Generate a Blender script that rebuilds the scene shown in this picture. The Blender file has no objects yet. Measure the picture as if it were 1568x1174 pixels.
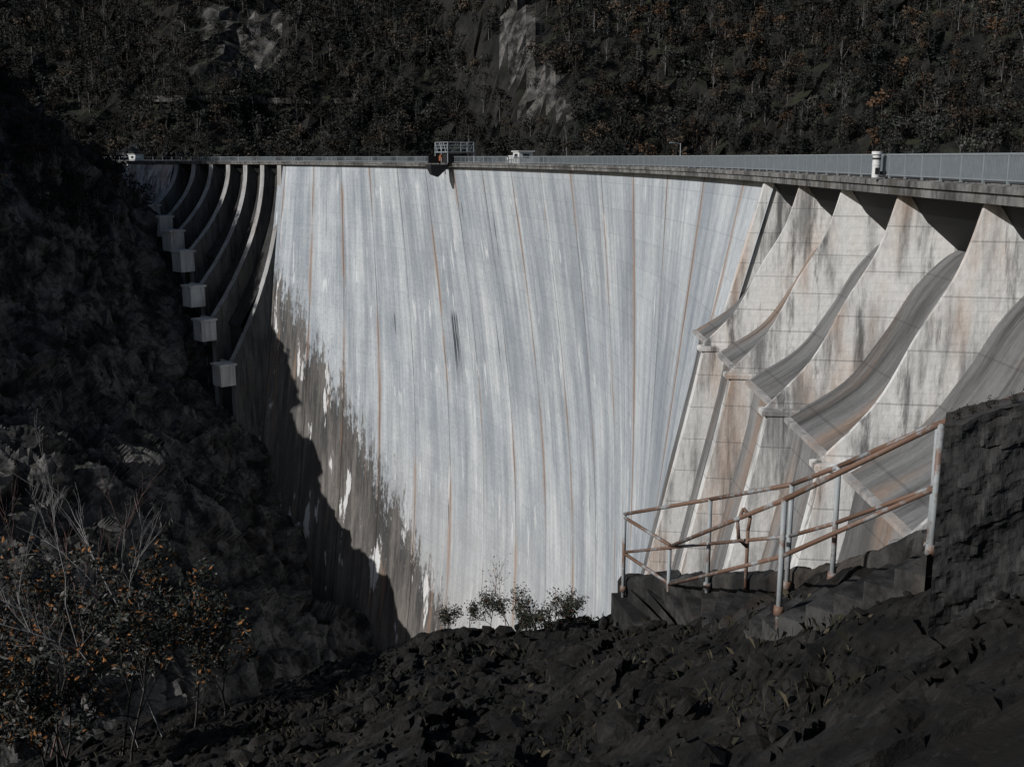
import bpy, math, random
import numpy as np
from mathutils import Vector, noise
random.seed(7); RNG=np.random.default_rng(7)
scene=bpy.context.scene
# ------------------------------------------------------------------ helpers
class MB:
    def __init__(s): s.v=[];s.f=[];s.m=[];s.uv=[]
    def add(s,vs,fs,mi=0,uvs=None):
        o=len(s.v); s.v+= [tuple(p) for p in vs]; s.f+=[tuple(i+o for i in f) for f in fs]; s.m+=[mi]*len(fs)
        s.uv+= list(uvs) if uvs is not None else [(0,0)]*len(vs)
    def grid(s,P,mi=0,UV=None,flip=False,cols=None):
        n=len(P);m=len(P[0]); vs=[p for r in P for p in r]
        o=len(s.m); fs=[]
        for i in range(n-1):
            for j in range(m-1):
                q=(i*m+j,i*m+j+1,(i+1)*m+j+1,(i+1)*m+j)
                fs.append(q[::-1] if flip else q)
        s.add(vs,fs,mi,[u for r in UV for u in r] if UV else None)
        if cols:
            for k in range(len(fs)): s.m[o+k]=cols[k%(m-1)]
    def box(s,c,x,y,z,mi=0):
        c=Vector(c);x=Vector(x);y=Vector(y);z=Vector(z)
        vs=[c+a*x+b*y+d*z for d in(-1,1) for b in(-1,1) for a in(-1,1)]
        s.add(vs,[(0,2,3,1),(4,5,7,6),(0,1,5,4),(2,6,7,3),(0,4,6,2),(1,3,7,5)],mi)
    def tube(s,a,b,r0,r1,mi=0,n=6,cap=True):
        a=Vector(a);b=Vector(b);d=(b-a)
        if d.length<1e-6:return
        d.normalize(); t=Vector((0,0,1)) if abs(d.z)<.9 else Vector((1,0,0))
        u=d.cross(t).normalized();w=d.cross(u)
        vs=[];
        for c,r in((a,r0),(b,r1)):
            for k in range(n):
                an=2*math.pi*k/n; vs.append(c+u*math.cos(an)*r+w*math.sin(an)*r)
        fs=[(k,(k+1)%n,n+(k+1)%n,n+k) for k in range(n)]
        if cap: fs+= [tuple(range(n-1,-1,-1)),tuple(range(n,2*n))]
        s.add(vs,fs,mi)
    def obj(s,name,mats,smooth=False,parent=None,recalc=False):
        me=bpy.data.meshes.new(name); me.from_pydata(s.v,[],s.f)
        for m in mats: me.materials.append(m)
        me.polygons.foreach_set('material_index',s.m)
        uvl=me.uv_layers.new(name='UVMap'); idx=np.empty(len(me.loops),dtype=np.int32); me.loops.foreach_get('vertex_index',idx)
        uvl.data.foreach_set('uv',np.array(s.uv,dtype=np.float32)[idx].ravel())
        me.polygons.foreach_set('use_smooth',[smooth]*len(me.polygons)); me.update()
        if recalc:
            import bmesh
            bm=bmesh.new();bm.from_mesh(me);bmesh.ops.recalc_face_normals(bm,faces=bm.faces);bm.to_mesh(me);bm.free()
        ob=bpy.data.objects.new(name,me); scene.collection.objects.link(ob)
        if parent: ob.parent=parent
        return ob
def empty(name,loc=(0,0,0)):
    e=bpy.data.objects.new(name,None); scene.collection.objects.link(e); return e
# ------------------------------------------------------------------ materials
class NT:
    def __init__(s,name,rough=.9,metal=0):
        s.mat=bpy.data.materials.new(name); s.mat.use_nodes=True; s.t=s.mat.node_tree; s.b=s.t.nodes['Principled BSDF']
        s.b.inputs['Roughness'].default_value=rough; s.b.inputs['Metallic'].default_value=metal
        s.b.inputs['Specular IOR Level'].default_value=.2
    def n(s,ty,**k):
        x=s.t.nodes.new(ty)
        for a,b in k.items(): setattr(x,a,b)
        return x
    def l(s,a,b): s.t.links.new(a,b)
    def val(s,sock,v):
        if hasattr(v,'node'): s.l(v,sock)
        else: sock.default_value=v
    def math(s,op,a,b=0.0,clamp=False):
        x=s.n('ShaderNodeMath',operation=op); x.use_clamp=clamp; s.val(x.inputs[0],a); s.val(x.inputs[1],b); return x.outputs[0]
    def mix(s,f,a,b,mode='MIX'):
        x=s.n('ShaderNodeMix',data_type='RGBA',blend_type=mode); s.val(x.inputs[0],f)
        for i,c in((6,a),(7,b)):
            if hasattr(c,'node'): s.l(c,x.inputs[i])
            else: x.inputs[i].default_value=(*c,1) if len(c)==3 else c
        return x.outputs[2]
    def coord(s,kind='Object',scale=(1,1,1),loc=(0,0,0)):
        tc=s.n('ShaderNodeTexCoord'); mp=s.n('ShaderNodeMapping'); mp.inputs['Scale'].default_value=scale; mp.inputs['Location'].default_value=loc
        s.l(tc.outputs[kind],mp.inputs[0]); return mp.outputs[0]
    def noise(s,vec,scale=1,detail=6,rough=.55,dist=0):
        x=s.n('ShaderNodeTexNoise'); x.inputs['Scale'].default_value=scale;x.inputs['Detail'].default_value=detail
        x.inputs['Roughness'].default_value=rough; x.inputs['Distortion'].default_value=dist; s.l(vec,x.inputs['Vector']); return x.outputs['Fac']
    def ramp(s,f,lo,hi,a=0.,b=1.):
        x=s.n('ShaderNodeMapRange',interpolation_type='SMOOTHSTEP'); s.val(x.inputs[0],f)
        if lo>hi: lo,hi,a,b=hi,lo,b,a
        for i,v in enumerate((lo,hi,a,b)): x.inputs[i+1].default_value=v
        return x.outputs[0]
    def bump(s,h,strength=.4,dist=.1):
        x=s.n('ShaderNodeBump'); x.inputs['Strength'].default_value=strength;x.inputs['Distance'].default_value=dist; s.l(h,x.inputs['Height']); s.l(x.outputs[0],s.b.inputs['Normal'])
    def col(s,c):
        if hasattr(c,'node'): s.l(c,s.b.inputs['Base Color'])
        else: s.b.inputs['Base Color'].default_value=(*c,1)
        return s.mat

def mat_face():
    m=NT('dam_face_concrete',.88); M=m.math
    tc=m.n('ShaderNodeTexCoord'); sep=m.n('ShaderNodeSeparateXYZ'); m.l(tc.outputs['UV'],sep.inputs[0]); u=sep.outputs[0]; h=M('MULTIPLY',sep.outputs[1],-1)
    br=m.n('ShaderNodeTexBrick'); br.offset=0; br.squash=1; br.inputs['Scale'].default_value=1; br.inputs['Brick Width'].default_value=12.5;br.inputs['Row Height'].default_value=2.9
    br.inputs['Mortar Size'].default_value=.06; br.inputs['Mortar Smooth'].default_value=.6
    br.inputs['Color1'].default_value=(.37,.392,.408,1);br.inputs['Color2'].default_value=(.40,.422,.438,1);br.inputs['Mortar'].default_value=(.33,.35,.362,1)
    m.l(tc.outputs['UV'],br.inputs['Vector']); c=br.outputs['Color']
    st=m.noise(m.coord('UV',(.9,.03,1)),1,6,.65); c=m.mix(1,c,m.mix(m.ramp(st,.35,.65),(.80,.815,.83),(1.07,1.07,1.07)),'MULTIPLY')
    st2=m.noise(m.coord('UV',(.2,.02,1),(5,3,0)),1,5,.6); c=m.mix(1,c,m.mix(m.ramp(st2,.35,.62),(.72,.745,.775),(1.06,1.06,1.06)),'MULTIPLY')
    bl=m.noise(m.coord('UV',(.10,.05,1)),1,7,.7); c=m.mix(1,c,m.mix(m.ramp(bl,.35,.65),(.80,.825,.85),(1.07,1.06,1.05)),'MULTIPLY')
    gr=m.noise(m.coord('UV',(2.2,1.4,1),(2,2,0)),1,5,.75); c=m.mix(1,c,m.mix(m.ramp(gr,.3,.7),(.86,.86,.865),(1.10,1.10,1.10)),'MULTIPLY')
    li=m.noise(m.coord('UV',(.75,.09,1),(31,7,0)),1,5,.55); lm=m.noise(m.coord('UV',(.05,.09,1),(3,9,0)),1,2)
    lf=M('MULTIPLY',m.ramp(li,.60,.64),m.ramp(lm,.5,.58)); c=m.mix(M('MULTIPLY',lf,.6),c,(.60,.61,.62))
    # grime curtains
    gm=m.noise(m.coord('UV',(.55,.04,1),(15,27,0)),1,6,.65); c=m.mix(M('MULTIPLY',m.ramp(gm,.56,.70),.45),c,(.17,.18,.19))
    fr=M('ABSOLUTE',M('SUBTRACT',M('FRACT',M('ADD',M('DIVIDE',u,12.5),.5)),.5)); dj=M('MULTIPLY',fr,12.5)
    jn=m.noise(m.coord('UV',(.09,.035,1),(8,2,0)),1,3)
    wob=m.noise(m.coord('UV',(.9,.09,1),(1,2,0)),1,4)
    dj2=M('ADD',dj,M('MULTIPLY',M('SUBTRACT',wob,.5),1.7))
    jf=M('MULTIPLY',m.ramp(dj2,.05,.9,1,0),m.ramp(jn,.45,.60)); c=m.mix(M('MULTIPLY',jf,.75),c,(.25,.16,.105))
    jl=m.ramp(dj,.05,.17,1,0); c=m.mix(M('MULTIPLY',jl,m.ramp(m.noise(m.coord('UV',(.06,.06,1),(2,2,0)),1,4),.40,.62,.25,.95)),c,(.06,.06,.062))
    wm=m.ramp(h,40,105); c=m.mix(M('MULTIPLY',wm,.5),c,(.34,.315,.29))
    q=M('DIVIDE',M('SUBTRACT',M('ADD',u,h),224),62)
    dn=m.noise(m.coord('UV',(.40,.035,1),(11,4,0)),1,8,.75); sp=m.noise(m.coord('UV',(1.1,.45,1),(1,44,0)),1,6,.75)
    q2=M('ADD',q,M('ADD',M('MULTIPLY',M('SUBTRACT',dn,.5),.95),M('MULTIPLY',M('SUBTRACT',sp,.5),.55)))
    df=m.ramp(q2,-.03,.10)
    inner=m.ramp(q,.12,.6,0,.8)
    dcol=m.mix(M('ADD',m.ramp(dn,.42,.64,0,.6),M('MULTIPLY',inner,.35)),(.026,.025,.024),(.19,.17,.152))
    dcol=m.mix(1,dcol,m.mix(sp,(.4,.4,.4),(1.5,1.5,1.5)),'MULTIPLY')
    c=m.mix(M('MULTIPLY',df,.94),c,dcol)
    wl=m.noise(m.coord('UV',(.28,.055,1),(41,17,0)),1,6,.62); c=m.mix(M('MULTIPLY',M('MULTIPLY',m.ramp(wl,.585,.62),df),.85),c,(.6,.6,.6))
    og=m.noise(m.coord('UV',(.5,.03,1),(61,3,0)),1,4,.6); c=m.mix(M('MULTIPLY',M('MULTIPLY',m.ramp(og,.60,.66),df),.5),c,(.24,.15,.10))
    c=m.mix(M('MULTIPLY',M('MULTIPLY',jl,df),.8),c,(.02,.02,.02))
    dk=m.noise(m.coord('UV',(.9,.05,1),(77,5,0)),1,3,.5); c=m.mix(M('MULTIPLY',m.ramp(dk,.69,.72),.85),c,(.05,.055,.06))
    loc=M('MULTIPLY',m.ramp(M('ABSOLUTE',M('SUBTRACT',u,132.5)),.6,2.0,1,0),M('MULTIPLY',m.ramp(h,27,29),m.ramp(h,34,43,1,0)))
    c=m.mix(M('MULTIPLY',loc,m.ramp(m.noise(m.coord('UV',(2.2,.05,1),(4,4,0)),1,3),.44,.52,0,.95)),c,(.03,.035,.04))
    m.bump(M('ADD',M('MULTIPLY',gr,.6),M('MULTIPLY',jl,-1)),.35,.15)
    return m.col(c)
def mat_conc(name,light=(.46,.45,.43),dark=(.2,.195,.19),warm=(.42,.32,.25),wf=.5,lo=.35,hi=.65,band=2.0,k=1.0,zs=.12,lnf=.3,blk=.7,kind='Object'):
    m=NT(name,.9); g=m.n('ShaderNodeNewGeometry'); sep=m.n('ShaderNodeSeparateXYZ'); m.l(g.outputs['Position'],sep.inputs[0]); z=sep.outputs[2]
    def C(a,b,loc=(0,0,0)):
        return m.coord('UV',(a*k,b*k,1),loc) if kind=='UV' else m.coord('Object',(a*k,a*k,b*k),loc)
    st=m.noise(C(.9,zs),1,8,.68); big=m.noise(C(.16,.08),1,4,.55); fine=m.noise(m.coord('Object',(5,5,3)),1,5,.65)
    c=m.mix(m.ramp(m.math('ADD',m.math('MULTIPLY',st,.6),m.math('MULTIPLY',big,.4)),lo,hi),dark,light)
    wn=m.noise(C(.4,.09,(9,9,2)),1,4,.5); c=m.mix(m.math('MULTIPLY',m.ramp(wn,.5,.66),wf),c,warm)
    c=m.mix(1,c,m.mix(fine,(.7,.7,.7),(1.25,1.25,1.25)),'MULTIPLY')
    fz=m.math('ABSOLUTE',m.math('SUBTRACT',m.math('FRACT',m.math('DIVIDE',z,band)),.5)); ln=m.ramp(fz,.0,.03,1,0)
    c=m.mix(m.math('MULTIPLY',ln,lnf),c,tuple(x*.6 for x in dark))
    bl=m.noise(C(1.1,zs*.8,(3,5,7)),1,7,.7); c=m.mix(m.math('MULTIPLY',m.ramp(bl,.52,.66),blk),c,tuple(x*.45 for x in dark))
    m.bump(m.math('ADD',fine,m.math('MULTIPLY',ln,-.5)),.5,.06); return m.col(c)
def mat_rock(name,a=(.018,.018,.019),b=(.075,.073,.072),sc=.25,lichen=.4,green=(.02,.022,.012),bd=.6):
    m=NT(name,.92); co=m.coord('Object'); n1=m.noise(co,sc,8,.65,.4); n2=m.noise(co,sc*9,6,.7)
    v=m.n('ShaderNodeTexVoronoi',feature='DISTANCE_TO_EDGE'); v.inputs['Scale'].default_value=sc*1.4; m.l(m.coord('Object',(1,1,.55)),v.inputs['Vector'])
    c=m.mix(m.ramp(n1,.38,.64),a,b); c=m.mix(1,c,m.mix(n2,(.3,.3,.3),(1.7,1.7,1.7)),'MULTIPLY')
    g=m.n('ShaderNodeNewGeometry'); sep=m.n('ShaderNodeSeparateXYZ'); m.l(g.outputs['Normal'],sep.inputs[0])
    gf=m.math('MULTIPLY',m.ramp(sep.outputs[2],.55,.9),m.ramp(m.noise(co,sc*2,4),.4,.6)); c=m.mix(gf,c,green)
    c=m.mix(m.math('MULTIPLY',m.ramp(v.outputs['Distance'],0,.04,1,0),.5),c,(.004,.004,.004))
    li=m.noise(co,sc*5,6,.7); c=m.mix(m.math('MULTIPLY',m.ramp(li,.60,.7),lichen),c,tuple(min(.13,x*2.2) for x in b))
    m.bump(m.math('ADD',n1,m.math('MULTIPLY',n2,.5)),1.0,bd); return m.col(c)
def mat_attr(name,rough=.8):
    m=NT(name,rough); a=m.n('ShaderNodeAttribute',attribute_name='tint'); m.col(a.outputs['Color']); return m.mat
def mat_plain(name,c,rough=.6,metal=0,var=.3,sc=4,rust=0,rl=.45):
    m=NT(name,rough,metal); n=m.noise(m.coord('Object'),sc,5,.6)
    cc=m.mix(n,tuple(x*(1-var) for x in c),tuple(x*(1+var) for x in c))
    if rust: cc=m.mix(m.math('MULTIPLY',m.ramp(m.noise(m.coord('Object',(1,1,1),(4,4,4)),sc*.6,6,.7),rl,rl+.13),rust),cc,(.12,.062,.036))
    return m.col(cc)
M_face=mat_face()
M_pier=mat_conc('pier_concrete',(.52,.52,.51),(.16,.16,.16),(.42,.30,.22),.55,.40,.55,2.0,1,.09,.35,.85)
M_cap=mat_conc('lip_concrete',(.34,.33,.32),(.18,.18,.18),(.30,.22,.17),.4)
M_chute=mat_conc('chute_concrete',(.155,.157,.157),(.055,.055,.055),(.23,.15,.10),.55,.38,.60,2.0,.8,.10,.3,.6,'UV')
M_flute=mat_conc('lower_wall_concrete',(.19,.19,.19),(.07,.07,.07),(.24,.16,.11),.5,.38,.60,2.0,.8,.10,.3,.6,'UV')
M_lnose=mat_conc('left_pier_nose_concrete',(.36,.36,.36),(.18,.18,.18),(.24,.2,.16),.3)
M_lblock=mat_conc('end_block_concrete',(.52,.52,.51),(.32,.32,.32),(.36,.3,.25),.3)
M_lside=mat_conc('left_pier_side_shade_concrete',(.12,.12,.12),(.04,.04,.04),(.1,.08,.06),.3)  # darker twin of the nose concrete, shade of the sides in the colour
M_lchute=mat_conc('left_chute_shade_concrete',(.04,.04,.04),(.015,.015,.015),(.05,.04,.03),.3)  # near-black so the shade between the left piers sits in the colour
M_deck=mat_conc('deck_concrete',(.19,.19,.185),(.045,.045,.045),(.08,.07,.05),.4,.38,.62,50,1.5,.4)
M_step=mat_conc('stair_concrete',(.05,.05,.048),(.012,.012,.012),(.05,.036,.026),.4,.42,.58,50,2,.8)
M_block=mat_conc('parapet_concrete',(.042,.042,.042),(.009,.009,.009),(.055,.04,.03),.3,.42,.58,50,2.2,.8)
M_rock=mat_rock('cliff_rock',(.014,.014,.015),(.10,.097,.094),.2,.4,(.018,.019,.013),.5); M_rock2=mat_rock('near_rock',(.003,.003,.003),(.022,.021,.020),1.6,.4,(.008,.007,.005),.08)  # near_rock darkened overall: foreground shade put into its base colour
M_hill=mat_rock('hill_ground',(.006,.007,.006),(.017,.016,.014),.08,.1)
M_outc=mat_rock('outcrop_rock',(.016,.015,.014),(.11,.106,.10),.25,.6)
M_leaf=mat_attr('foliage'); 
M_steel=mat_plain('galvanised_steel',(.24,.27,.29),.45,.3,.25,3)
M_rail=mat_plain('railing_paint',(.22,.24,.25),.55,0,.3,5,.9,.38)
M_post=mat_plain('post_paint',(.24,.26,.27),.55,0,.3,5,.8,.50)
M_white=mat_plain('white_paint',(.50,.51,.51),.5,0,.15,5)
M_black=mat_plain('dark_machinery',(.02,.02,.022),.5,0,.4,5)
M_void=mat_plain('opening_shade_black',(.005,.005,.006),.7,0,.4,1)  # near-black: shade of the openings under the deck, put in as colour
M_orange=mat_plain('orange_panel',(.22,.08,.04),.6,0,.3,5)
M_glass=mat_plain('dark_glass',(.02,.025,.03),.1,0,.1,2)
def mat_water():
    m=NT('water',.08); m.b.inputs['Specular IOR Level'].default_value=.5; m.bump(m.noise(m.coord('Object'),.6,4),.1,.2); return m.col((.008,.014,.016))
M_water=mat_water()
# ------------------------------------------------------------------ dam geometry
R=279.0; CX=17.2-R; CY=70.0
def crest(s,e,z):
    if s>=0:
        th=s/R; r=R-e; return (CX+r*math.cos(th),CY+r*math.sin(th),z)
    return (17.2-e,CY+s,z)
def cdir(s):
    th=max(0,s)/R
    return Vector((-math.sin(th),math.cos(th),0)),Vector((-math.cos(th),-math.sin(th),0))
def dface(s,h):
    t=(s-103)/98; hh=h-1.6; slope=.265 if t<0 else .15
    w=abs(t)**2
    return -0.3+slope*hh*w-(1-min(1,w))*6.2*math.sin(math.pi*min(hh,130)/125)
def sweep(mb,prof,ss,mi=0,closed=True):
    P=[[crest(s,e,z) for (e,z) in (prof+[prof[0]] if closed else prof)] for s in ss]
    mb.grid(P,mi,[[(s,z) for (e,z) in (prof+[prof[0]] if closed else prof)] for s in ss])
def catmull(pts,n):
    pts=[pts[0]]+list(pts)+[pts[-1]]; out=[]
    for i in range(1,len(pts)-2):
        p0,p1,p2,p3=[np.array(p,float) for p in pts[i-1:i+3]]
        for k in range(n):
            t=k/n; out.append(tuple(.5*((2*p1)+(-p0+p2)*t+(2*p0-5*p1+4*p2-p3)*t*t+(-p0+3*p1-3*p2+p3)*t**3)))
    out.append(tuple(pts[-2])); return out
dam=empty('arch_dam')
mb=MB(); hs=list(np.linspace(1.6,135,110)); ss=list(np.linspace(4,203,220))
mb.grid([[crest(s,dface(s,h),-h) for s in ss] for h in hs],0,[[(s,-h) for s in ss] for h in hs],flip=True)
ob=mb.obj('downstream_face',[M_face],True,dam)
mb=MB(); ssU=list(np.linspace(-60,290,180)); mb.grid([[crest(s,-7,-h) for s in ssU] for h in(4.6,40,120)],0); 
mb.grid([[crest(s,-7,-h) for s in np.linspace(4,203,100)] for h in(1.5,4.6)],0)
mb.obj('upstream_face',[M_lside],False,dam)
mb=MB(); sw=list(np.linspace(249,292,30)); hw=[1.6,6,12,20,40]; mb.grid([[crest(s,.1+.35*(h-1.6),-h) for s in sw] for h in hw],0,[[(s,-h) for s in sw] for h in hw],flip=True)
mb.obj('wing_wall',[M_pier],False,dam)
def pier(mb,s0,prof,hwB,mats=(0,0,0),back=-7.2):
    P=[]
    for (e,h,hw) in prof:
        P.append([crest(s0+hwB,back,-h),crest(s0+hw,e,-h),crest(s0-hw,e,-h),crest(s0-hwB,back,-h)])
    mb.grid(P,0,flip=True,cols=mats)
up=catmull([(.15,1.6),(.9,4),(2.2,6.3),(3.6,9),(5.6,11.2)],6)
profR=[(e,h,.10) for e,h in up]+[(5.75,11.25,.4),(5.85,11.3,.45),(5.85,11.5,.45),(5.55,11.54,.4)]+[(5.45+.22*(h-11.3),h,.4) for h in(14,18,24,32,45,60)]
prof0=[(.27*(h-1.6)+.25,h,.3) for h in(1.6,6,12,20,30,45,70)]
mb=MB()
SR=[-4,-12.5,-21,-30,-39,-48]
pier(mb,4.6,prof0,1.6)
for s in SR: pier(mb,s,profR,2.2)
mb.obj('right_spillway_piers',[M_pier],False,dam)
mb=MB()
cprof=catmull([(-7,4.6),(-4,3.8),(-2.2,4.0),(-.6,5.6),(.6,7.7),(2.2,9.9),(4.6,11.5)],5)
cp2=[(4.6,11.5),(4.85,11.56),(4.85,11.75),(4.5,11.8)]
cp3=[(4.3,11.8)]+[(4.2+.22*(h-12),h) for h in(14,18,24,32,45,60)]
shade_mb=MB()
def arc(pr):
    L=[0.]
    for a,b in zip(pr[:-1],pr[1:]): L.append(L[-1]+math.hypot(a[0]-b[0],a[1]-b[1]))
    return L
for a,b in zip([4.6]+SR[:-1],SR):
    sl=[a-.4,(a+b)/2,b+.4]
    for pr,mi_,off in((cprof,0,0),(cp2,1,0),(cp3,2,20)):
        L_=arc(pr); mb.grid([[crest(s,e,-h) for s in sl] for e,h in pr],mi_,[[(s,off+l) for s in sl] for l in L_])
    shade_mb.grid([[crest(s,e,-h) for s in sl] for e,h in [(-.15,1.55),(-1.0,2.8),(-2.45,4.15)]],0)  # flat black sheet fills each opening in place of its shade
mb.obj('right_spillway_chutes',[M_chute,M_cap,M_flute],False,dam)
shade_mb.obj('spillway_opening_shade_sheets',[M_void],False,dam)
SL=[202.2+7.6*k for k in range(7)]; lipE=[15,15.5,14,12.2,10.3,8.7,7.3]; lipH=[46,36.5,29.5,22,17.6,14.5,12]
def profL(e,h,down=45):
    p=[(.2+ (e-.2)*t**1.9,1.6+(h-1.6)*t,.9) for t in np.linspace(0,1,16)]
    return p+[(e,h+.5,.9),(e-.6,h+.6,.9)]+[(e-.6,h+down,.9)]
mb=MB()
for s,e,h in zip(SL,lipE,lipH):
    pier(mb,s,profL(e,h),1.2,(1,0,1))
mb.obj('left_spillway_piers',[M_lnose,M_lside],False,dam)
mb=MB()
for k in range(6):
    e=lipE[k+1]-4.0;h=lipH[k+1]+1
    P=[(-7,4.4),(-4,3.5),(-2.5,3.9)]+[(-2.2+(e+2.2)*t**1.7,4.5+(h-4.5)*t) for t in np.linspace(0,1,14)]+[(e,h+.5),(e-.5,h+.6),(e-.5,h+40)]
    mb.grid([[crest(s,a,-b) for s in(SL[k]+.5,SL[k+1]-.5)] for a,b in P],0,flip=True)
    mb.grid([[crest(s,a,-b) for s in(SL[k]+.5,SL[k+1]-.5)] for a,b in [(-.25,1.55),(-2.4,3.9)]],0,flip=True)  # near-black sheet closes the opening, standing in for its shade
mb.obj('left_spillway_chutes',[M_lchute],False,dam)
mb=MB()
for s,e,h in zip(SL,lipE,lipH):
    al,dn=cdir(s); c=Vector(crest(s,e+1.5,-(h+2.3))); mb.box(c,al*2.0,dn*1.8,Vector((0,0,2.3)))
    c=Vector(crest(s,e+1.5,-(h-.2))); mb.box(c,al*2.3,dn*2.1,Vector((0,0,.22)))
    c=Vector(crest(s+3.9,e-.6,-(h+.2))); mb.box(c,al*1.6,dn*.25,Vector((0,0,.6)))
mb.obj('left_spillway_end_blocks',[M_lblock],False,dam,True)
mb=MB(); sd=list(np.concatenate([np.linspace(-62,0,20),np.linspace(3,292,130)]))
sweep(mb,[(.5,-1.6),(.5,-.95),(.15,-.95),(.15,-.88),(-7.6,-.88),(-7.6,-1.6)][::-1],sd)
sweep(mb,[(.62,-1.22),(.62,-.97),(.5,-.97),(.5,-1.22)],sd)
mb.obj('crest_road_deck',[M_deck],False,dam,True)
rl=empty('crest_railing')
mb=MB()
for e in(.3,-7.4):
    sweep(mb,[(e-.04,.09),(e+.04,.09),(e+.04,.15),(e-.04,.15)],sd); sweep(mb,[(e-.02,-.80),(e+.02,-.80),(e+.02,-.75),(e-.02,-.75)],sd)
    s=-60.
    while s<290:
        al,dn=cdir(s)
        mb.box(crest(s,e,-.4),al*.045,dn*.04,Vector((0,0,.52)))
        s+=2.0 if s<120 else 4
mb.obj('rails_and_posts',[M_steel],False,rl,True)
mb=MB()
for e in(.3,-7.4):
    s=-60.
    while s<240:
        al,dn=cdir(s); w=.012 if s<20 else(.02 if s<80 else .04)
        mb.box(crest(s,e,-.34),al*w,dn*.02,Vector((0,0,.42)))
        s+=.12 if s<20 else(.2 if s<80 else .45)
mb.obj('balusters',[M_steel],False,rl)
bp=empty('jumping_platform'); s0=126; al,dn=cdir(s0); Z=Vector((0,0,1))
def LP(a,e,z): return Vector(crest(s0,0,z))+al*a+dn*e
mb=MB()
for a in(-2.8,0,2.8):
    for e in(-3.4,1.4): mb.tube(LP(a,e,-.9),LP(a,e,2.5),.09,.09)
for z in(.9,1.5,2.0,2.5):
    for e in(-3.4,1.4): mb.tube(LP(-2.8,e,z),LP(2.8,e,z),.06,.06)
    for a in(-2.8,2.8): mb.tube(LP(a,-3.4,z),LP(a,1.4,z),.06,.06)
for k in range(6):
    e0=-3.4+.8*k; mb.tube(LP(-2.8,e0,.9 if k%2 else 2.5),LP(-2.8,e0+.8,2.5 if k%2 else .9),.045,.045)
    a0=-2.8+.93*k; mb.tube(LP(a0,1.4,.9 if k%2 else 2.5),LP(a0+.93,1.4,2.5 if k%2 else .9),.045,.045)
mb.box(LP(0,-1,.85),al*2.9,dn*2.5,Z*.08)
mb.obj('scaffold_frame',[M_steel],False,bp,True)
mb=MB(); mb.box(LP(.3,-1.6,-.15),al*1.6,dn*1.2,Z*.7); mb.box(LP(-1.8,.3,-.2),al*1.0,dn*1.2,Z*.75); mb.box(LP(0,2.2,-1.5),al*1.1,dn*1.6,Z*.25)
mb.box(LP(2.6,1.2,-.4),al*.2,dn*1.6,Z*.6)
mb.add([LP(-1,.6,-1.7),LP(1,.6,-1.7),LP(1,3.8,-1.7),LP(-1,3.8,-1.7),LP(-.4,2.2,-3.3),LP(.4,2.2,-3.3),LP(.4,3.4,-2.9),LP(-.4,3.4,-2.9)],[(0,1,5,4),(1,2,6,5),(2,3,7,6),(3,0,4,7),(4,5,6,7)])
mb.obj('jump_cradle',[M_black],False,bp,True)
mb=MB(); mb.box(LP(1.8,.6,-.2),al*.4,dn*.4,Z*.4); mb.box(LP(-.4,1.6,.2),al*.25,dn*.2,Z*.25); mb.obj('equipment_box',[M_orange],False,bp,True)
hu=empty('service_hut'); s0=97; al,dn=cdir(s0)
mb=MB(); mb.box(LP(0,-1.2,-.05),al*1.3,dn*1.1,Z*.85); mb.box(LP(0,-1.2,.86),al*1.5,dn*1.3,Z*.07); mb.obj('walls_and_roof',[M_white],False,hu,True)
mb=MB(); mb.box(LP(0,-.09,.2),al*.7,dn*.02,Z*.3); mb.box(LP(-1.31,-1.2,.2),al*.02,dn*.5,Z*.3); mb.obj('window',[M_glass],False,hu)
mb=MB(); mb.box(LP(3.2,-1.0,-.35),al*.9,dn*.5,Z*.5); mb.box(LP(5.5,-1,-.45),al*.5,dn*.4,Z*.4); mb.box(LP(3.2,-1.0,.2),al*1,dn*.6,Z*.05); mb.obj('equipment_cabinets',[M_white],False,hu,True)
s0=-19.5; al,dn=cdir(s0); lc=empty('round_kiosk_column')
mb=MB(); c=LP(0,.75,0); mb.tube(c+Z*-.9,c+Z*.08,.18,.18,0,20); mb.tube(c+Z*.12,c+Z*.26,.23,.23,0,20); mb.tube(c+Z*-.35,c+Z*-.28,.195,.195,0,20); mb.obj('drum',[M_white],False,lc,True)
mb=MB(); mb.tube(c+Z*.05,c+Z*.14,.17,.17,0,20); mb.box(c-al*.19+Z*-.6,al*.01,dn*.1,Z*.14); mb.box(c-dn*.3-Z*.7,al*.1,dn*.3,Z*.08); mb.tube(c-Z*.1,c-Z*.02,.19,.19,0,20); mb.obj('vents_and_bracket',[M_black],False,lc,True)
s0=55.6; al,dn=cdir(s0); sl=empty('street_lamp'); mb=MB(); c=LP(0,-7.5,0); mb.tube(c-Z*.9,c+Z*1.55,.07,.05); mb.tube(c+Z*1.5,c+Z*1.6+dn*.9,.04,.04); mb.box(c+Z*1.6+dn*1.0,al*.12,dn*.3,Z*.06); mb.obj('pole_and_head',[M_steel],False,sl,True)
s0=268; al,dn=cdir(s0); ab=empty('crest_cabin'); mb=MB(); mb.box(LP(0,-2,-.1),al*1.6,dn*1.2,Z*.8); mb.box(LP(0,-2,.75),al*1.8,dn*1.4,Z*.08); mb.obj('cabin_body',[M_white],False,ab,True)
mb=MB(); mb.box(LP(0,-.79,0),al*.5,dn*.02,Z*.3); mb.obj('window',[M_glass],False,ab)
mb=MB(); sr=list(np.linspace(-70,300,90)); mb.grid([[crest(s,-7.1,-8) for s in sr],[crest(s,-60,-8) for s in sr],[crest(s,-420,-8) for s in sr]],0); mb.obj('reservoir_water',[M_water],False)
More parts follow.
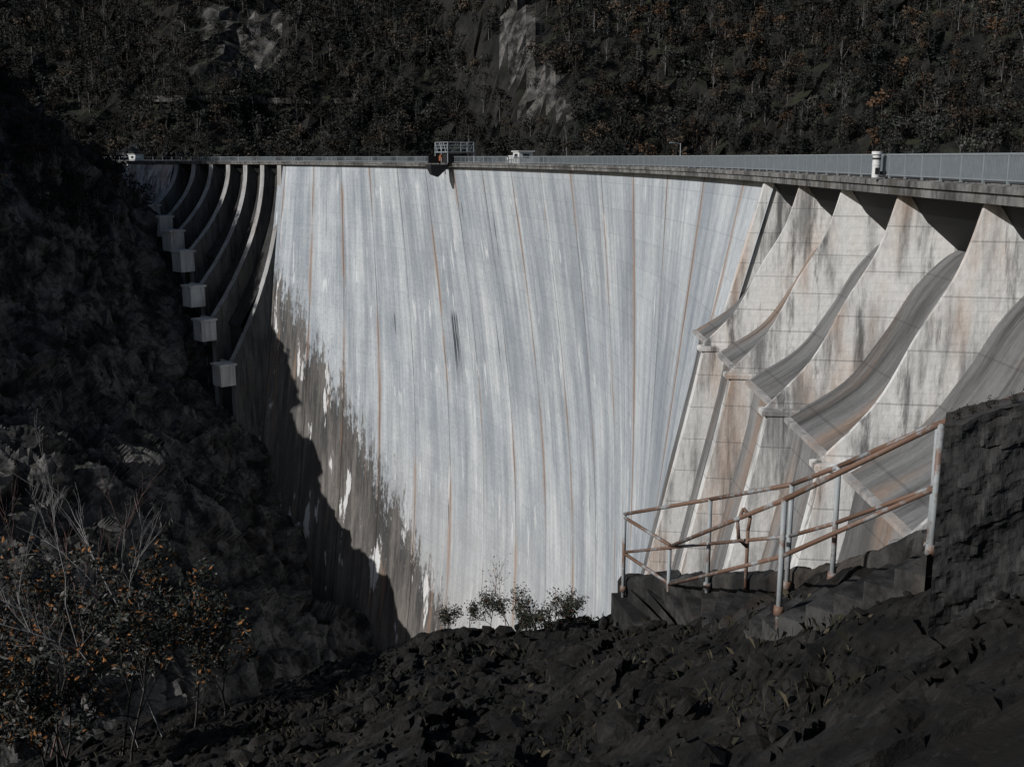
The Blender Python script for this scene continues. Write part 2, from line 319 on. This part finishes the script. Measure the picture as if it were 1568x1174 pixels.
# ------------------------------------------------------------------ terrain
def facet(q,s,amp):
    d,pts=noise.voronoi(q/s); c=pts[0]; t=noise.noise_vector(c*7.31); o=noise.noise(c*3.7+Vector((5,5,5)))
    return ((q/s-c).dot(t)*2.2+o*1.1)*amp
def loft(C,nu,nv):
    C=np.array(C,float)
    def interp(A,n):
        k=A.shape[0]; t=np.linspace(0,k-1,n); i=np.minimum(t.astype(int),k-2); f=(t-i)[:,None,None]
        P=np.concatenate([2*A[:1]-A[1:2],A,2*A[-1:]-A[-2:-1]]); p0,p1,p2,p3=P[i],P[i+1],P[i+2],P[i+3]
        return .5*((2*p1)+(-p0+p2)*f+(2*p0-5*p1+4*p2-p3)*f**2+(-p0+3*p1-3*p2+p3)*f**3)
    A=interp(C,nv); B=interp(A.transpose(1,0,2),nu).transpose(1,0,2); return B
def normals(P):
    du=np.gradient(P,axis=1);dv=np.gradient(P,axis=0); n=np.cross(du,dv); return n/np.maximum(np.linalg.norm(n,axis=2,keepdims=True),1e-9)
rows=[
[(-190,240,80),(-140,258,34),(-122,285,14),(-114,303,1),(-112,335,4)],  # unseen outer column, raised in the top rows to shade the left spillway
[(-172,232,62),(-122,244,16),(-108,266,3),(-105,288,-6),(-100,310,-8)],
[(-150,220,40),(-108,236,2),(-98,258,-8),(-91,280,-12),(-85,300,-20)],
[(-135,205,14),(-99,228,-17),(-90.7,250,-23),(-82.4,272,-25.6),(-75,290,-32)],
[(-130,195,-8),(-95.8,218,-32),(-86.4,240,-37),(-76.2,262,-40.4),(-68,280,-48)],
[(-124,185,-34),(-90.4,203,-46),(-81,226,-50),(-69.7,255,-55),(-60,268,-60)],
[(-117,175,-48),(-83,190,-54),(-72.7,220,-58.5),(-59.4,250,-62.5),(-50,262,-68)],
[(-110,162,-58),(-75.6,173,-64),(-64.3,204,-71),(-52,243,-78),(-42,255,-85)],
[(-102,150,-66),(-69,158,-73),(-56.3,191,-82),(-43.4,233,-94),(-32,246,-100)],
[(-96,140,-76),(-63.8,148,-80),(-47.8,184,-91),(-29.5,215,-101.3),(-18,228,-108)],
[(-90,130,-95),(-60,138,-98),(-41.8,174,-107),(-19.4,200,-122),(-5,215,-125)],
[(-80,115,-125),(-50,122,-130),(-33,160,-134),(-12,188,-137),(2,208,-137)]]
LB=loft(rows,340,480); N=normals(LB)
if N[200,140,0]<0: N=-N
for i in range(LB.shape[0]):
    for j in range(LB.shape[1]):
        p=Vector(LB[i,j]); q=Vector((p.x,p.y*1.0,p.z*.7+p.x*.35))
        w=q+noise.noise_vector(q/9)*2.0
        d=(noise.ridged_multi_fractal(q/26,.9,2.1,5,1.0,2.0)-1.2)*3.4+facet(w,11,3.6)+facet(w*1.0+Vector((9,2,4)),4.2,1.6)+facet(w+Vector((1,7,3)),1.9,.5)+noise.fractal(q/3,.8,2.1,3)*.3
        fade=1.0 if j<265 else max(.12,1-(j-265)/60)
        LB[i,j]+=N[i,j]*d*fade
mb=MB(); mb.grid([[tuple(LB[i,j]) for j in range(LB.shape[1])] for i in range(LB.shape[0])],0); mb.obj('rocky_cliff',[M_rock],False)
def fbm(x,y,s,o=5): return noise.fractal(Vector((x/s,y/s,3.1)),.9,2.0,o)
def hleft(x,y): return -12+.78*(y-(336-.10*max(0,-x-60)+6*math.sin(x/37)))+fbm(x,y,45)*11
def hright(x,y):
    z=-10+.82*(y-(292+8*math.sin(x/30)))+fbm(x+50,y,40)*9
    return z-1.9*max(0,(24-.32*max(0,y-300)-x))
def hhill(x,y): return max(hleft(x,y),hright(x,y))
xs=np.arange(-340,341,2.8); ys=np.arange(284,480,2.8); H=np.array([[hhill(x,y) for x in xs] for y in ys])
def outc(x,y,z):
    a=math.exp(-((x-(17-.28*(y-300)))/6)**2)*.95
    b=math.exp(-((x+92)/16)**2)*(.9 if 25<z<50 else 0)
    return a*(1 if z>8 else 0)+b+fbm(x,y,14,3)*.6
mb=MB(); P=[]
for i,y in enumerate(ys): P.append([(x,y+fbm(x,H[i,j]*2,9,5)*4.5,H[i,j]+fbm(x,y,7,5)*3.0) for j,x in enumerate(xs)])
mb.grid(P,0); k=0
for i in range(len(ys)-1):
    for j in range(len(xs)-1):
        if outc(xs[j],ys[i],H[i,j])>.55: mb.m[k]=1
        k+=1
mb.obj('forested_hillside',[M_hill,M_outc],False)
mb=MB(); pts=[]
for x in np.arange(-118,-48,2.0):
    y=336.
    while hhill(x,y)<19+ .03*(x+80): y+=.5
    pts.append((x,y))
for a,b in zip(pts[:-1],pts[1:]):
    mb.add([(a[0],a[1]-4,17.2),(b[0],b[1]-4,17.2),(b[0],b[1]-4,19.0),(a[0],a[1]-4,19.0),(a[0],a[1]+3,19.1),(b[0],b[1]+3,19.1)],[(0,1,2,3),(3,2,5,4)])
mb.obj('hillside_track',[M_outc],False)
def hnear(x,y):
    yE=15.0-.15*max(0,-x-1)+.25*math.sin(x*2.1)
    base=lambda yy: -1.75-.46*yy+ .0085*yy*yy
    yy=min(y,yE); z=base(yy)+ .54*max(0,min(x,3.2)-.3)*(1 if yy<10 else max(.3,1-(yy-10)*.16))+.15*max(0,x-3.2)
    z-=.30*max(0,-x-.8)
    if y>yE: z-=1.75*(y-yE)
    r=min(1,max(0,(x-9)/7)); 
    if y<33: z=z*(1-r)+(-2.2)*r if r>0 else z
    return z
xs2=np.concatenate([np.arange(-40,-9,1.0),np.arange(-9,6,.045),np.arange(6,45,1.0)]); ys2=np.concatenate([np.arange(-6,5,.5),np.arange(5,16.5,.045),np.arange(16.5,60,1.5)])
mb=MB(); P=[]
for y in ys2:
    r=[]
    for x in xs2:
        z=hnear(x,y); q=Vector((x,y,z*.8)); w=q+noise.noise_vector(q*1.3)*.15
        if -9<x<6 and 5<y<17: d=noise.fractal(q*.8,.9,2.0,5)*.14+facet(w,1.1,.15)+facet(w+Vector((3,1,2)),.42,.07)+facet(w+Vector((1,5,2)),.17,.028)
        else: d=noise.fractal(q*.5,.9,2.0,4)*.3
        r.append((x+d*.25,y-d*.2,z+d*(1 if y<16 else 1.5)))
    P.append(r)
mb.grid(P,0); mb.obj('rocky_ground',[M_rock2],False)
mb=MB(); g=random.Random(21)
ico=[(0,0,-1),(.72,-.53,-.45),(-.28,-.85,-.45),(-.89,0,-.45),(-.28,.85,-.45),(.72,.53,-.45),(.28,-.85,.45),(-.72,-.53,.45),(-.72,.53,.45),(.28,.85,.45),(.89,0,.45),(0,0,1)]
icf=[(0,1,2),(1,0,5),(0,2,3),(0,3,4),(0,4,5),(1,5,10),(2,1,6),(3,2,7),(4,3,8),(5,4,9),(1,10,6),(2,6,7),(3,7,8),(4,8,9),(5,9,10),(6,10,11),(7,6,11),(8,7,11),(9,8,11),(10,9,11)]
for k in range(2600):
    x=g.uniform(-7,5);y=g.uniform(6.2,15); s=.02+.11*g.random()**4+ (.10 if g.random()<.03 else 0); z=hnear(x,y)+g.uniform(-.02,.08)
    if x>2.0 and y>8.3: continue
    rx,ry,rz=g.uniform(.6,1.4),g.uniform(.6,1.3),g.uniform(.4,.9); an=g.uniform(0,6.28); ca,sa=math.cos(an),math.sin(an)
    vs=[]
    for v in ico:
        f=g.uniform(.7,1.2); a=v[0]*rx*f;b=v[1]*ry*f; vs.append((x+(a*ca-b*sa)*s,y+(a*sa+b*ca)*s,z+v[2]*rz*s*f))
    mb.add(vs,icf)
mb.obj('loose_stones',[M_rock2],False)
# ------------------------------------------------------------------ stair and hand rails
A=[(2.03,13.4,-5.9),(2.36,9.1,-3.9),(3.3,8.2,-3.0)]
B=[(1.56,14.5,-5.9),(2.36,12.5,-5.05),(2.87,10.8,-4.35),(3.06,9.9,-3.9),(3.56,8.9,-3.24)]
def atz(L,z):
    for a,b in zip(L[:-1],L[1:]):
        if a[2]<=z<=b[2]:
            t=(z-a[2])/(b[2]-a[2]); return (a[0]+(b[0]-a[0])*t,a[1]+(b[1]-a[1])*t)
    e=L[-1] if z>L[-1][2] else L[0]; p=L[-2]
    if z>L[-1][2]:
        t=(z-p[2])/(e[2]-p[2]); return (p[0]+(e[0]-p[0])*t,p[1]+(e[1]-p[1])*t)
    return e[:2]
stair=empty('concrete_stairs'); mb=MB(); nst=17; zs=[-5.98+k*(3.0/nst) for k in range(nst+1)]
lev=[(atz(A,z),atz(B,z),z-.06) for z in zs]
def ex(a,b,o=.10):
    d=Vector((b[0]-a[0],b[1]-a[1])); d.normalize(); return (a[0]-d.x*o,a[1]-d.y*o),(b[0]+d.x*o,b[1]+d.y*o)
for k in range(nst):
    (a0,b0,z0),(a1,b1,z1)=lev[k],lev[k+1]; zz=z0
    (a0,b0),(a1,b1)=ex(a0,b0),ex(a1,b1)
    mb.add([(*a0,zz),(*b0,zz),(*b1,zz),(*a1,zz),(*a1,z1),(*b1,z1),(*a0,zz-2.2),(*a1,zz-2.2),(*b0,zz-3),(*b1,zz-3)],[(0,1,2,3),(3,2,5,4),(0,3,7,6),(1,8,9,2)])
a0,b0,z0=lev[0]
l=[(a0[0]-.35,a0[1]-.05),(b0[0]-.15,b0[1]+.15),(b0[0]+.35,b0[1]+.2),(a0[0]+.25,a0[1]-.2)]
mb.add([(*p,z0-.01) for p in l]+[(*p,z0-2.2) for p in l],[(0,3,2,1),(0,1,5,4),(1,2,6,5),(2,3,7,6),(3,0,4,7)])
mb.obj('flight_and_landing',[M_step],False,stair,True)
def wallstrip(L,off0,off1,top,down,n=200):
    pts=[Vector(p) for p in L]; seg=[(b-a).length for a,b in zip(pts[:-1],pts[1:])]; tot=sum(seg); P=[]
    for i in range(n+1):
        t=i/n*tot; k=0
        while k<len(seg)-1 and t>seg[k]: t-=seg[k];k+=1
        a,b=pts[k],pts[k+1]; p=a+(b-a)*(t/seg[k]); d=(b-a); nrm=Vector((-d.y,d.x,0)).normalized()
        if nrm.x<0: nrm=-nrm
        r=[]
        for (o,z) in [(off0,-down),(off0,-down*.5),(off0,-.3),(off0,top-.05),(off0+.04,top),((off0+off1)/2,top),(off1-.04,top),(off1,top-.05),(off1,-.5),(off1,-down)]:
            q=p+nrm*o+Vector((0,0,z)); v=noise.fractal(q*2.2,.8,2,5)*.045+facet(q,.3,.02); r.append(tuple(q+Vector((v,v*.5,v*1.2))))
        P.append(r)
    return P
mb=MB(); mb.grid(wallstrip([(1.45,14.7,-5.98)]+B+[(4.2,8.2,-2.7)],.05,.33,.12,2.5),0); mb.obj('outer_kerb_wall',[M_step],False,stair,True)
hr=empty('stair_handrail'); mb=MB()
def rail(L,hgt,r=.024):
    T=[Vector(p)+Vector((0,0,hgt)) for p in L]; Mi=[Vector(p)+Vector((0,0,hgt*.48)) for p in L]
    for a,b in zip(T[:-1],T[1:]): mb.tube(a,b,r,r,0,8)
    for a,b in zip(Mi[:-1],Mi[1:]): mb.tube(a,b,r*.85,r*.85,0,8)
    for p in L: mb.tube(Vector(p)-Vector((0,0,.25)),Vector(p)+Vector((0,0,hgt)),r*1.1,r*1.1,1,8); mb.tube(Vector(p)-Vector((0,0,.06)),Vector(p)+Vector((0,0,.02)),.05,.045,0,8)
rail(A,1.0); rail(B,1.07)
for hgt in(1.02,.5): mb.tube(Vector(A[0])+Z*hgt,Vector(B[0])+Z*hgt,.024,.024,0,8)
e1=Vector(A[-1])+Z*1.0; mb.tube(e1,e1+Vector((.5,-.25,.28)),.024,.024,0,8)
e1=Vector(B[-1])+Z*1.07; mb.tube(e1,e1+Vector((.5,-.35,.3)),.024,.024,0,8)
c=Vector((2.62,11.6,-4.75)); pp=[c,c+Z*.7,c+Vector((.02,0,.85)),c+Vector((-.06,0,.95)),c+Vector((-.12,0,.8)),c+Vector((-.1,0,.6)),c+Vector((.0,0,.5))]
for a,b in zip(pp[:-1],pp[1:]): mb.tube(a,b,.02,.02,0,8)
mb.obj('tubes_and_posts',[M_rail,M_post],True,hr)
mb=MB()
def face(o,ux,vy,nu,nv):
    P=[]
    for i in range(nv+1):
        r=[]
        for j in range(nu+1):
            p=Vector(o)+Vector(ux)*j/nu+Vector(vy)*i/nv; d=noise.fractal(p*1.8,.8,2,5)*.035+noise.fractal(p*9,.8,2,4)*.015+facet(p,.35,.015)
            r.append(tuple(p+Vector((d*.6,d,d))))
        P.append(r)
    mb.grid(P,0)
c0=Vector((2.84,7,-1.74)); c1=Vector((3.11,7.65,-1.78)); w1=Vector((5,.3,1.4)); dz=Vector((0,0,-5))
face(c0,w1,dz,200,200); face(c1,c0-c1,dz,30,200); face(c1,w1,c0-c1,200,30)
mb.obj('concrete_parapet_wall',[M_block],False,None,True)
# ------------------------------------------------------------------ vegetation
def tmpl(kind,rs,nq):
    g=np.random.default_rng(rs); V=[];F=[];T=[]
    def tub(a,b,r0,r1):
        a=np.array(a);b=np.array(b);d=b-a;d=d/np.linalg.norm(d);t=np.array([0,0,1.]) if abs(d[2])<.9 else np.array([1.,0,0]);u=np.cross(d,t);u/=np.linalg.norm(u);w=np.cross(d,u);o=len(V)
        for c,r in((a,r0),(b,r1)):
            for k in range(3):
                an=2.094*k;V.append(c+u*math.cos(an)*r+w*math.sin(an)*r)
        for k in range(3): F.append((o+k,o+(k+1)%3,o+3+(k+1)%3,o+3+k));T.append(1)
    tub((0,0,-.1),(0,0,.8),.02,.008)
    if kind=='con':
        for q in range(nq):
            z=.15+.85*g.random()**1.1; r=(1-z)*.24*(.4+.6*g.random()**.5); an=g.random()*6.283; c=np.array([r*math.cos(an),r*math.sin(an),z]); s=.03+.025*(1-z)
            out=np.array([math.cos(an),math.sin(an),-.5]);sd=np.array([-math.sin(an),math.cos(an),0.]);sd=sd+g.normal(0,.3,3)
            o=len(V);V.extend([c-sd*s*.6,c+sd*s*.6,c+sd*s*.3+out*s*1.3,c-sd*s*.3+out*s*1.3]);F.append((o,o+1,o+2,o+3));T.append(0)
    else:
        nl=8; L=[];
        for k in range(nl):
            an=g.random()*6.283;rr=.22*g.random()**.5;zz=.30+.58*g.random(); L.append((np.array([rr*math.cos(an),rr*math.sin(an),zz]),.10+.09*g.random())); tub((0,0,.2+.1*g.random()),tuple(L[-1][0]),.008,.003)
        for q in range(nq):
            c0,r0=L[g.integers(nl)]; d=g.normal(0,1,3);d/=np.linalg.norm(d); c=c0+d*r0*(.55+.5*g.random())*np.array([1,1,.9])
            a=g.normal(0,1,3);a/=np.linalg.norm(a);b=np.cross(a,g.normal(0,1,3));b/=np.linalg.norm(b); s=(.022+.026*g.random())*(.55 if kind=='bare' else 1)
            o=len(V);V.extend([c-a*s,c+b*s*.8,c+a*s,c-b*s*.7]);F.append((o,o+1,o+2,o+3));T.append(0)
    return np.array(V,np.float32),np.array(F,np.int32),np.array(T)
TM=[tmpl('dec',i,170) for i in range(5)]+[tmpl('con',10+i,140) for i in range(2)]+[tmpl('bare',20+i,100) for i in range(2)]
def forest(name,pos,hts,pcon=.14,pbare=.25,bright=1.0):
    VV=[];FF=[];CC=[];o=0; g=np.random.default_rng(len(pos))
    for p,h in zip(pos,hts):
        r=g.random(); k=g.integers(5,7) if r<pcon else(g.integers(7,9) if r<pcon+pbare else g.integers(0,5)); V,F,T=TM[k]
        an=g.random()*6.283;c,s=math.cos(an),math.sin(an); w=h*(.9+.5*g.random()); W=np.empty_like(V); W[:,0]=(V[:,0]*c-V[:,1]*s)*w+p[0];W[:,1]=(V[:,0]*s+V[:,1]*c)*w+p[1];W[:,2]=V[:,2]*h+p[2]
        if k in(5,6): col=np.array([.014,.018,.017])
        else:
            q=g.random()+(.12 if p[0]>20 else 0); col=np.array([.034,.034,.029]) if q<.5 else(np.array([.027,.030,.026]) if q<.80 else(np.array([.050,.037,.026]) if q<1.0 else np.array([.062,.036,.02])))
        reg=1+.85*noise.fractal(Vector((p[0]/28,p[1]/28,p[2]/28)),.8,2,3); reg=max(.3,min(1.7,reg))*(1.05 if p[0]>20 else .78)
        col=col*(.5+.8*g.random())*bright*reg
        C=np.ones((len(V),4),np.float32); C[:,:3]=col
        lt=(.5+1.0*g.random((len(V)//4+1,1))).astype(np.float32); C[:,:3]*=np.repeat(lt,4,axis=0)[:len(V)]
        wi=np.unique(F[T==1]); wc=.11 if g.random()<.3 else .025; C[wi,:3]=(wc,wc*.97,wc*.93)
        VV.append(W);FF.append(F+o);CC.append(C);o+=len(V)
    V=np.concatenate(VV);F=np.concatenate(FF);C=np.concatenate(CC); me=bpy.data.meshes.new(name)
    me.vertices.add(len(V));me.vertices.foreach_set('co',V.ravel()); me.loops.add(F.size);me.loops.foreach_set('vertex_index',F.ravel());me.polygons.add(len(F));me.polygons.foreach_set('loop_start',np.arange(0,F.size,4,dtype=np.int32)); me.polygons.foreach_set('loop_total',np.full(len(F),4,np.int32))
    me.update(calc_edges=True); at=me.color_attributes.new('tint','FLOAT_COLOR','POINT'); at.data.foreach_set('color',C.ravel()); me.materials.append(M_leaf)
    ob=bpy.data.objects.new(name,me);scene.collection.objects.link(ob);return ob
pos=[];ht=[]
for y in np.arange(288,430,3.4):
    for x in np.arange(-220,230,3.4):
        X=x+RNG.normal(0,1.5);Y=y+RNG.normal(0,1.5);z=hhill(X,Y)
        if z<-9 or z>72: continue
        o=outc(X,Y,z)
        if o>.55 and RNG.random()<.6: continue
        if RNG.random()<.05: continue
        pos.append((X,Y,z-.5));ht.append((5+5.5*RNG.random())*(.6 if o>.5 else 1))
forest('hillside_forest',pos,ht,bright=.9)
pos=[];ht=[]
for k in range(1500):
    i=int(RNG.integers(0,270)); j=int(RNG.integers(0,255)); 
    if i>140 and RNG.random()<.85: continue
    if i>70 and j>170 and RNG.random()<.75: continue
    if i<60 and j>170: continue
    p=LB[i,j]; pos.append(tuple(p+np.array([0,0,-.6])));ht.append((3.5+4*RNG.random()) if i<120 else 1.6+2.2*RNG.random())
forest('cliff_shrubs',pos,ht,.1,.35,.6)
def bush(name,bases,leafcols,nleaf,leafsize,wood=(.05,.045,.04),seed=1,spread=.5,levels=3):
    g=random.Random(seed); mbw=MB(); LV=[]
    def grow(p,d,L,r,lev):
        n=4; q=p.copy()
        for k in range(n):
            d=(d+Vector((g.gauss(0,.13),g.gauss(0,.13),g.gauss(.02,.08)))).normalized(); q2=q+d*L/n; mbw.tube(q,q2,r*(1-k/n*.5),r*(1-(k+1)/n*.5),0,4,False); q=q2
            if lev<=1: LV.append(q.copy())
            if lev>0 and k>0:
                for _ in range(g.choice((1,2))): 
                    dd=(d+Vector((g.gauss(0,spread),g.gauss(0,spread),g.gauss(.1,.3)))).normalized(); grow(q,dd,L*g.uniform(.4,.65),r*.5,lev-1)
    for (b,hgt,r) in bases: grow(Vector(b),Vector((g.gauss(0,.12),g.gauss(0,.12),1)).normalized(),hgt,r,levels)
    root=empty(name)
    mt=mat_plain(name+'_bark',wood,.9,0,.3,10); mbw.obj('branches',[mt],False,root)
    if nleaf:
        ml=[mat_plain(name+'_leaf',c,.7,0,.4,7) for c in leafcols]; mbl=MB(); jt=min(.05,leafsize*2)
        for _ in range(nleaf):
            c=g.choice(LV)+Vector((g.gauss(0,jt),g.gauss(0,jt),g.gauss(0,jt))); a=Vector((g.gauss(0,1),g.gauss(0,1),g.gauss(-.3,.7))).normalized(); b=a.cross(Vector((g.gauss(0,1),g.gauss(0,1),g.gauss(0,1)))).normalized(); s=leafsize*g.uniform(.6,1.3)
            n=a.cross(b)*s*.15
            mbl.add([c-a*s,c-b*s*.42+n,c+a*s,c+b*s*.42+n,],[(0,1,2,3)],0 if g.random()<.76 else(1 if g.random()<.5 else 2))
        mbl.obj('leaves',ml,False,root)
lc=[(.026,.029,.023),(.10,.10,.095),(.22,.095,.03)]
bush('leafy_bush',[((x,y,hnear(x,y)-.1),h,.018) for x,y,h in [(-5.6,12.3,1.7),(-5.0,12.8,1.7),(-4.6,12.0,1.4),(-6.2,12.8,1.8),(-4.1,12.9,1.3),(-5.4,11.6,1.4),(-6.6,12.2,1.7),(-5.0,11.2,1.2),(-5.9,13.1,1.8),(-7,13,1.8),(-3.8,13.3,1.0)]],lc,14000,.042,(.035,.032,.03),seed=3)
bush('bare_birch_sapling',[((x,y,hnear(x,y)-.1),h,.018) for x,y,h in [(-4.9,13.2,2.5),(-4.6,13.3,2.0)]],lc,0,.05,(.22,.215,.21),seed=5,spread=.33)
bush('bare_birch_sapling',[((x,y,hnear(x,y)-.1),h,.014) for x,y,h in [(-6.1,13.0,2.4),(-5.9,13.3,2.1)]],lc,0,.05,(.14,.09,.08),seed=8,spread=.33)
bush('low_shrub',[((x,y,hnear(x,y)-.05),h,.008) for x,y,h in [(-.6,14.6,.3),(-.3,14.7,.35),(.0,14.7,.42),(.3,14.7,.42),(.6,14.7,.38),(.9,14.8,.3),(-.9,14.7,.25),(0,14.2,.3),(.5,14.2,.3),(.2,14.4,.3),(.75,14.4,.3)]],[(.02,.025,.016),(.035,.035,.025),(.08,.04,.025)],7000,.02,seed=11)
bush('bare_twig_shrub',[((-.05,14.6,hnear(0,14.6)-.05),.75,.008)],lc,60,.018,(.12,.08,.06),seed=12,spread=.3)
bush('dry_twig_plant',[((x,y,z),h,.003) for x,y,z,h in [(3.1,7.2,-1.72,.05),(3.2,7.2,-1.68,.06),(3.0,7.15,-1.74,.05),(3.35,7.2,-1.64,.05)]],[(.02,.02,.015)]*3,500,.008,(.02,.018,.015),seed=15,spread=.8)
mb=MB(); g=random.Random(4)
for k in range(9000):
    x=g.uniform(-7,2.8);y=g.uniform(6.5,15.2)
    if noise.noise(Vector((x*1.3,y*1.3,0)))<.05: continue
    z=hnear(x,y)-.03; hgt=g.uniform(.05,.17); a=g.uniform(0,6.28); l=Vector((math.cos(a),math.sin(a),0))*hgt*g.uniform(.2,.9); w=Vector((-math.sin(a),math.cos(a),0))*.003
    b=Vector((x,y,z)); mb.add([b-w,b+w,b+l*.4+Z*hgt*.7,b+l+Z*hgt*.85],[(0,1,2),(0,2,3)],0 if g.random()<.8 else 1)
mb.obj('dry_grass',[mat_plain('grass_dark',(.02,.02,.013),.8,0,.4,3),mat_plain('grass_straw',(.06,.05,.033),.8,0,.4,3)])
# ------------------------------------------------------------------ light, sky, camera
el=math.radians(30); azv=Vector((-.87,-.49,0)).normalized()
sd_=Vector((math.cos(el)*azv.x,math.cos(el)*azv.y,math.sin(el)))
L=bpy.data.lights.new('sun','SUN'); L.energy=4.3; L.angle=math.radians(.53); L.color=(1,.97,.94); lo=bpy.data.objects.new('sun',L); scene.collection.objects.link(lo); lo.rotation_euler=sd_.to_track_quat('Z','Y').to_euler()
w=bpy.data.worlds.new('World'); scene.world=w; w.use_nodes=True; nt=w.node_tree; sk=nt.nodes.new('ShaderNodeTexSky'); sk.sky_type='NISHITA'; sk.sun_disc=False; sk.sun_elevation=el
sk.sun_rotation=math.atan2(sd_.x,sd_.y); nt.links.new(sk.outputs[0],nt.nodes['Background'].inputs[0]); nt.nodes['Background'].inputs[1].default_value=.05
cam=bpy.data.cameras.new('camera'); co=bpy.data.objects.new('camera',cam); scene.collection.objects.link(co); cam.sensor_width=36; cam.lens=38.57; co.rotation_euler=(math.radians(90-11.64),0,0); cam.clip_end=3000; cam.clip_start=.05
scene.camera=co
scene.view_settings.view_transform='Standard'; scene.view_settings.look='None'; scene.view_settings.exposure=0
